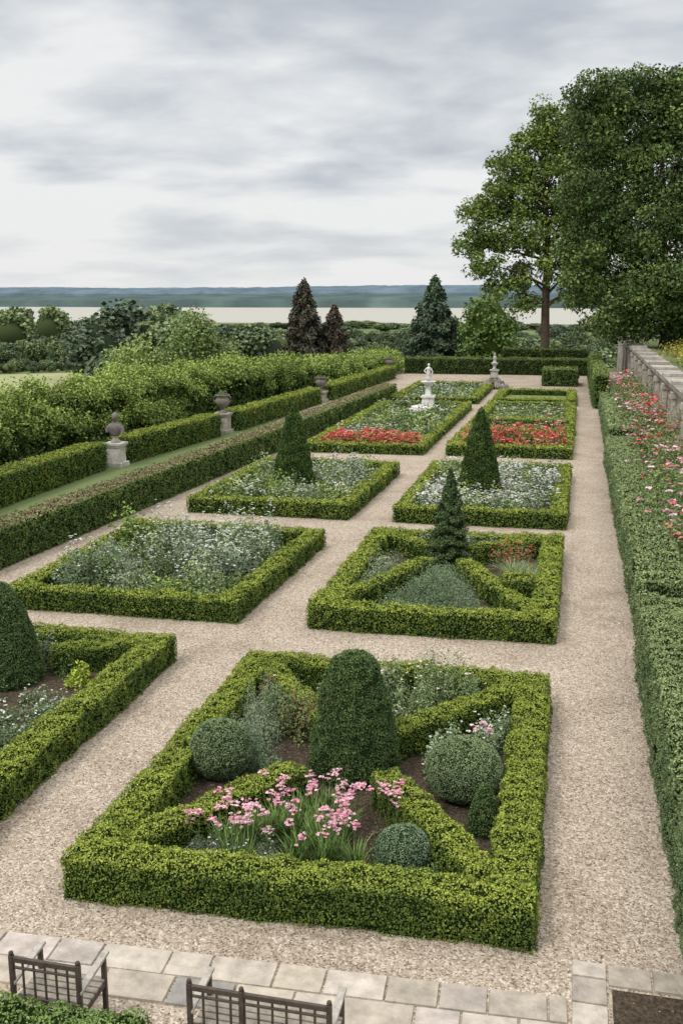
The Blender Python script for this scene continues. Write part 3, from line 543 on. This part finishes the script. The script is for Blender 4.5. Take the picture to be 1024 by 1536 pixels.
T2=[(2.9,78,15.6,2.4),(4.8,78,18.8,2.6),(2.4,78,12.,2.4),(3.,77,8.6,2.2),(6.5,77,15.5,3.2),(8.,77,19.3,2.8),(5.,76,11.5,3.),(9,76,12.5,3.4),(6,75,7.4,2.6),(9,75,7.8,3),(10.5,78,15.8,3.),(2.5,77,5.8,1.6),(4.0,76,4.6,1.6),(6.6,77,4.8,1.8),(6.4,78,20.6,1.9),(9.,77,4.8,2.),(12,77,10,3),(11.,77,19.8,2.),(1.,77,17.5,2.2),(.2,76,13.8,1.9),(.6,76,10.2,1.9),(1.,76,7.2,1.6),(2.9,77,20.2,2.2),(.5,77,20.3,1.7),(2.4,75,4.5,1.4),(4.6,74,6.3,1.8)]
lobe_tree('plane_tree',(6.6,77,2.5),.45,4.,T2,40,80,.25,TD+[(.18,.25,.07)],.68)
T3=[(9.3,60,11,2.6),(10.5,60,13.4,2.4),(8.3,60,7.6,2.2),(11,61,8.6,3),(8.2,62,10.6,1.9)]
lobe_tree('plane_tree',(9.9,61,2.9),.4,3.6,T3,34,80,.2,TD,.55)
m=MB();plants(m,inrect(60,5.8,9,50,70),.7,1.0,50,.16,[(.40,.32,.05),(.20,.26,.07)],base=2.9);m.build('yellow_shrubs',LM)
def con(name,az,d,top,R,zb,c1,c2,n=10000,sz=.38,ex=.62):
    x,y=pol(az,d);m=MB();conifer(m,(x,y,zb),top-zb,R,n,sz,np.array(c1),np.array(c2),gap=1.9,bare=.6,core=.55,ex=ex);m.build(name,LM)
con('bronze_conifer',-14.9,118,8.4,3.9,-6,(.06,.058,.042),(.135,.12,.08),17000);con('bronze_conifer',-13.2,119,5.6,3.1,-6,(.075,.058,.045),(.155,.12,.09),11000)
con('spruce_tree',-7.6,115,8.7,4.3,-5,(.06,.10,.06),(.14,.19,.11),17000,.4,.66);con('spruce_tree',-6.5,120,4.2,3.2,-6,(.06,.10,.055),(.14,.19,.10));con('spruce_tree',-8.5,122,3.4,3.2,-6,(.06,.10,.055),(.14,.19,.10))
def roundtree(name,x,y,z,R,H,n,size,cols,k=16):
    m=MB();c=np.array((x,y,z+H*.55));L=[]
    for i in range(k):
        u=rng.normal(size=3);u/=np.linalg.norm(u);L.append((c+u*np.array((R*.58,R*.58,H*.31)),R*rng.uniform(.25,.48)))
    cc=np.asarray(cols);revolve(m,c,[(R*.62*math.cos(a),H*.33*math.sin(a)) for a in np.linspace(-1.5,1.57,8)],12,1,cc[0]*.3)
    for p,r in L:
        q=int(n/k*(r/(R*.37))**1.5);u=nrm(rng.normal(size=(q,3)));tone=cc[rng.integers(0,len(cc))]*rng.uniform(.8,1.2)
        P=p+u*(r*rng.uniform(.6,1.2,(q,1)));P+=(u*((vn(P,1.3/size*.4,2)-.5)*r*.7)[:,None])
        leaves(m,P,u*.7+np.array((0,0,.3)),size,tone*rng.uniform(.6,1.4,(q,1)),rnd=.8,asp=.4)
    tube(m,[(x,y,z-.5),(x,y,z+H*.5)],[R*.09,R*.05])
    return m.build(name,LM)
x,y=pol(-20.9,112);roundtree('willow_tree',x,y,-7.5,4.8,12.8,20000,.3,[(.19,.26,.09),(.23,.30,.115)],30)
x,y=pol(-4.6,112);roundtree('lime_tree',x,y,-6,3.9,14,12000,.35,[(.17,.25,.07),(.14,.22,.06)],24)
x,y=pol(-24.2,118);roundtree('lime_tree',x,y,-8,5.0,9.6,14000,.35,[(.30,.37,.11),(.25,.33,.10)],26)
# distant woodland
par=bpy.data.objects.new('distant_trees',None);bpy.context.scene.collection.objects.link(par)
vs=[];HZ=np.array((.045,.055,.052))  # HZ: distance haze, added straight into the crown colours
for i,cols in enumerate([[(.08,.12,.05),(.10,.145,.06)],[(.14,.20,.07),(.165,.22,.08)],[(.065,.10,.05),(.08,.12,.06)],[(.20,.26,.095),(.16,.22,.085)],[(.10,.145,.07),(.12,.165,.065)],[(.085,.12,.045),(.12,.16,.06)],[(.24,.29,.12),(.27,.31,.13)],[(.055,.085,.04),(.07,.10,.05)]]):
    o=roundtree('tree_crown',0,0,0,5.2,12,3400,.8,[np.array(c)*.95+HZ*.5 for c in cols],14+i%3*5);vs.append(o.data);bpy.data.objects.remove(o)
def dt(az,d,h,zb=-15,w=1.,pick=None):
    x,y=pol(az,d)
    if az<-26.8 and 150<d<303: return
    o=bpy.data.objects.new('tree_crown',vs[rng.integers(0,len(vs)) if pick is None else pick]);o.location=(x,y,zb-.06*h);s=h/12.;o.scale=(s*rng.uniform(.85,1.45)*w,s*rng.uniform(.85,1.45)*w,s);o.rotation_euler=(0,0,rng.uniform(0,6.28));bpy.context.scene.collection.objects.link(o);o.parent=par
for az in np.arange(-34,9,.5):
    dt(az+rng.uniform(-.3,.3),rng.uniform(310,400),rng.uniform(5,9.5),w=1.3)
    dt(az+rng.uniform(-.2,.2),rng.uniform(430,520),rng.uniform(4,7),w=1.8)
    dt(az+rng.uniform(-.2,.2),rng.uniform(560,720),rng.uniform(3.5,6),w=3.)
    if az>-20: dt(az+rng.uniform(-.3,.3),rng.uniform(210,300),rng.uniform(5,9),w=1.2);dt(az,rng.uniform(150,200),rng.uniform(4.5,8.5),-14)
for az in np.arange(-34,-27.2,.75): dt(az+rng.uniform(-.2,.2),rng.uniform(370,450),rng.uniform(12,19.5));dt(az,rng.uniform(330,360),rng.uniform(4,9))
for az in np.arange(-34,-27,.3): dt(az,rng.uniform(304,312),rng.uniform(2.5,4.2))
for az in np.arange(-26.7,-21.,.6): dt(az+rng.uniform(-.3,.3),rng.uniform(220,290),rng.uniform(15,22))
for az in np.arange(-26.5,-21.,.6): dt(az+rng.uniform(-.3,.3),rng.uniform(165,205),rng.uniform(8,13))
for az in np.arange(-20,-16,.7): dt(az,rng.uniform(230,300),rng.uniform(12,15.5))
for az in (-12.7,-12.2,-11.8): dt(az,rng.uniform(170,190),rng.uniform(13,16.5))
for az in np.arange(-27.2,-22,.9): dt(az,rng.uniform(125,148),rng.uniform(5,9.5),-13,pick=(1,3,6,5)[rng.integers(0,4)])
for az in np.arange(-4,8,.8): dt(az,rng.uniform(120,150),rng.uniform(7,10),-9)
# ------------------------------------------------------------------ light
W=bpy.data.worlds.new('World');bpy.context.scene.world=W;W.use_nodes=True;t=W.node_tree;bg=t.nodes['Background'];out=t.nodes['World Output']
sky=N_(t,'ShaderNodeTexSky',sky_type='NISHITA');sky.sun_disc=False;sky.sun_elevation=math.radians(52);sky.sun_rotation=math.radians(215)
t.links.new(sky.outputs[0],bg.inputs[0]);bg.inputs[1].default_value=.08
tc=N_(t,'ShaderNodeTexCoord');sx=N_(t,'ShaderNodeSeparateXYZ');t.links.new(tc.outputs['Generated'],sx.inputs[0])
def M(op,a,b=None,c=None,clamp=False):
    n=N_(t,'ShaderNodeMath',operation=op);n.use_clamp=clamp
    for i,v in enumerate((a,b,c)):
        if v is None: continue
        if isinstance(v,(int,float)): n.inputs[i].default_value=v
        else: t.links.new(v,n.inputs[i])
    return n.outputs[0]
den=M('ADD',M('MAXIMUM',sx.outputs[2],0.),.20)
cx=N_(t,'ShaderNodeCombineXYZ');t.links.new(M('DIVIDE',sx.outputs[0],den),cx.inputs[0]);t.links.new(M('MULTIPLY',M('DIVIDE',sx.outputs[1],den),1.2),cx.inputs[1])
n1=N_(t,'ShaderNodeTexNoise');n1.inputs['Scale'].default_value=.95;n1.inputs['Detail'].default_value=8;n1.inputs['Roughness'].default_value=.5;n1.inputs['Distortion'].default_value=.3;t.links.new(cx.outputs[0],n1.inputs['Vector'])
n2=N_(t,'ShaderNodeTexNoise');n2.inputs['Scale'].default_value=3.2;n2.inputs['Detail'].default_value=7;n2.inputs['Distortion'].default_value=.3;t.links.new(cx.outputs[0],n2.inputs['Vector'])
mm=M('ADD',M('MULTIPLY',n1.outputs['Fac'],.75),M('MULTIPLY',n2.outputs['Fac'],.25))
mm=M('SUBTRACT',mm,M('MULTIPLY',M('SUBTRACT',sx.outputs[2],.13),.36))
r=ramp(t,[(.37,(.44,.485,.55)),(.44,(.56,.60,.65)),(.50,(.72,.745,.77)),(.565,(.88,.885,.885))]);t.links.new(mm,r.inputs[0])
hz=M('SUBTRACT',1.,M('MULTIPLY',sx.outputs[2],9.),clamp=True)
mx=N_(t,'ShaderNodeMix',data_type='RGBA');t.links.new(M('MULTIPLY',hz,.7),mx.inputs[0]);t.links.new(r.outputs[0],mx.inputs[6]);mx.inputs[7].default_value=(.84,.845,.84,1)
# cloud deck above the view: near neutral white, brightened to lift ambient light
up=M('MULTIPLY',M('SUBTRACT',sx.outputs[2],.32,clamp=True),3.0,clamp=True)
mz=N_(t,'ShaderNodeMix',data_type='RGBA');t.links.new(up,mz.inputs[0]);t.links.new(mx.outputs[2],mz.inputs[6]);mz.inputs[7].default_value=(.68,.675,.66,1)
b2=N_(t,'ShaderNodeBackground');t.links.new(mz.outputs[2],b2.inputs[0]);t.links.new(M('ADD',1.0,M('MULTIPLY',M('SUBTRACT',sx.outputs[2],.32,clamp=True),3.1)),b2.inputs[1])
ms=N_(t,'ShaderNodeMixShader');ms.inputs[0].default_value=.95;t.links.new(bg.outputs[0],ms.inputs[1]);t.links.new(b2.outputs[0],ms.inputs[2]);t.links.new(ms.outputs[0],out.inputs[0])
l=bpy.data.lights.new('sun','SUN');l.energy=1.5;l.angle=math.radians(12);l.color=(1,.95,.87);o=bpy.data.objects.new('sun',l);o.rotation_euler=(math.radians(38),0,math.radians(-35));bpy.context.scene.collection.objects.link(o)
c=bpy.data.cameras.new('camera');c.sensor_fit='VERTICAL';c.sensor_height=36;c.lens=35.156;c.clip_end=20000;c.clip_start=.1
o=bpy.data.objects.new('camera',c);o.location=(0,0,6.5);o.rotation_euler=(math.radians(90-12.15),0,math.radians(12.8));bpy.context.scene.collection.objects.link(o);bpy.context.scene.camera=o
s=bpy.context.scene;s.view_settings.view_transform='Standard';s.view_settings.look='None';s.view_settings.exposure=0
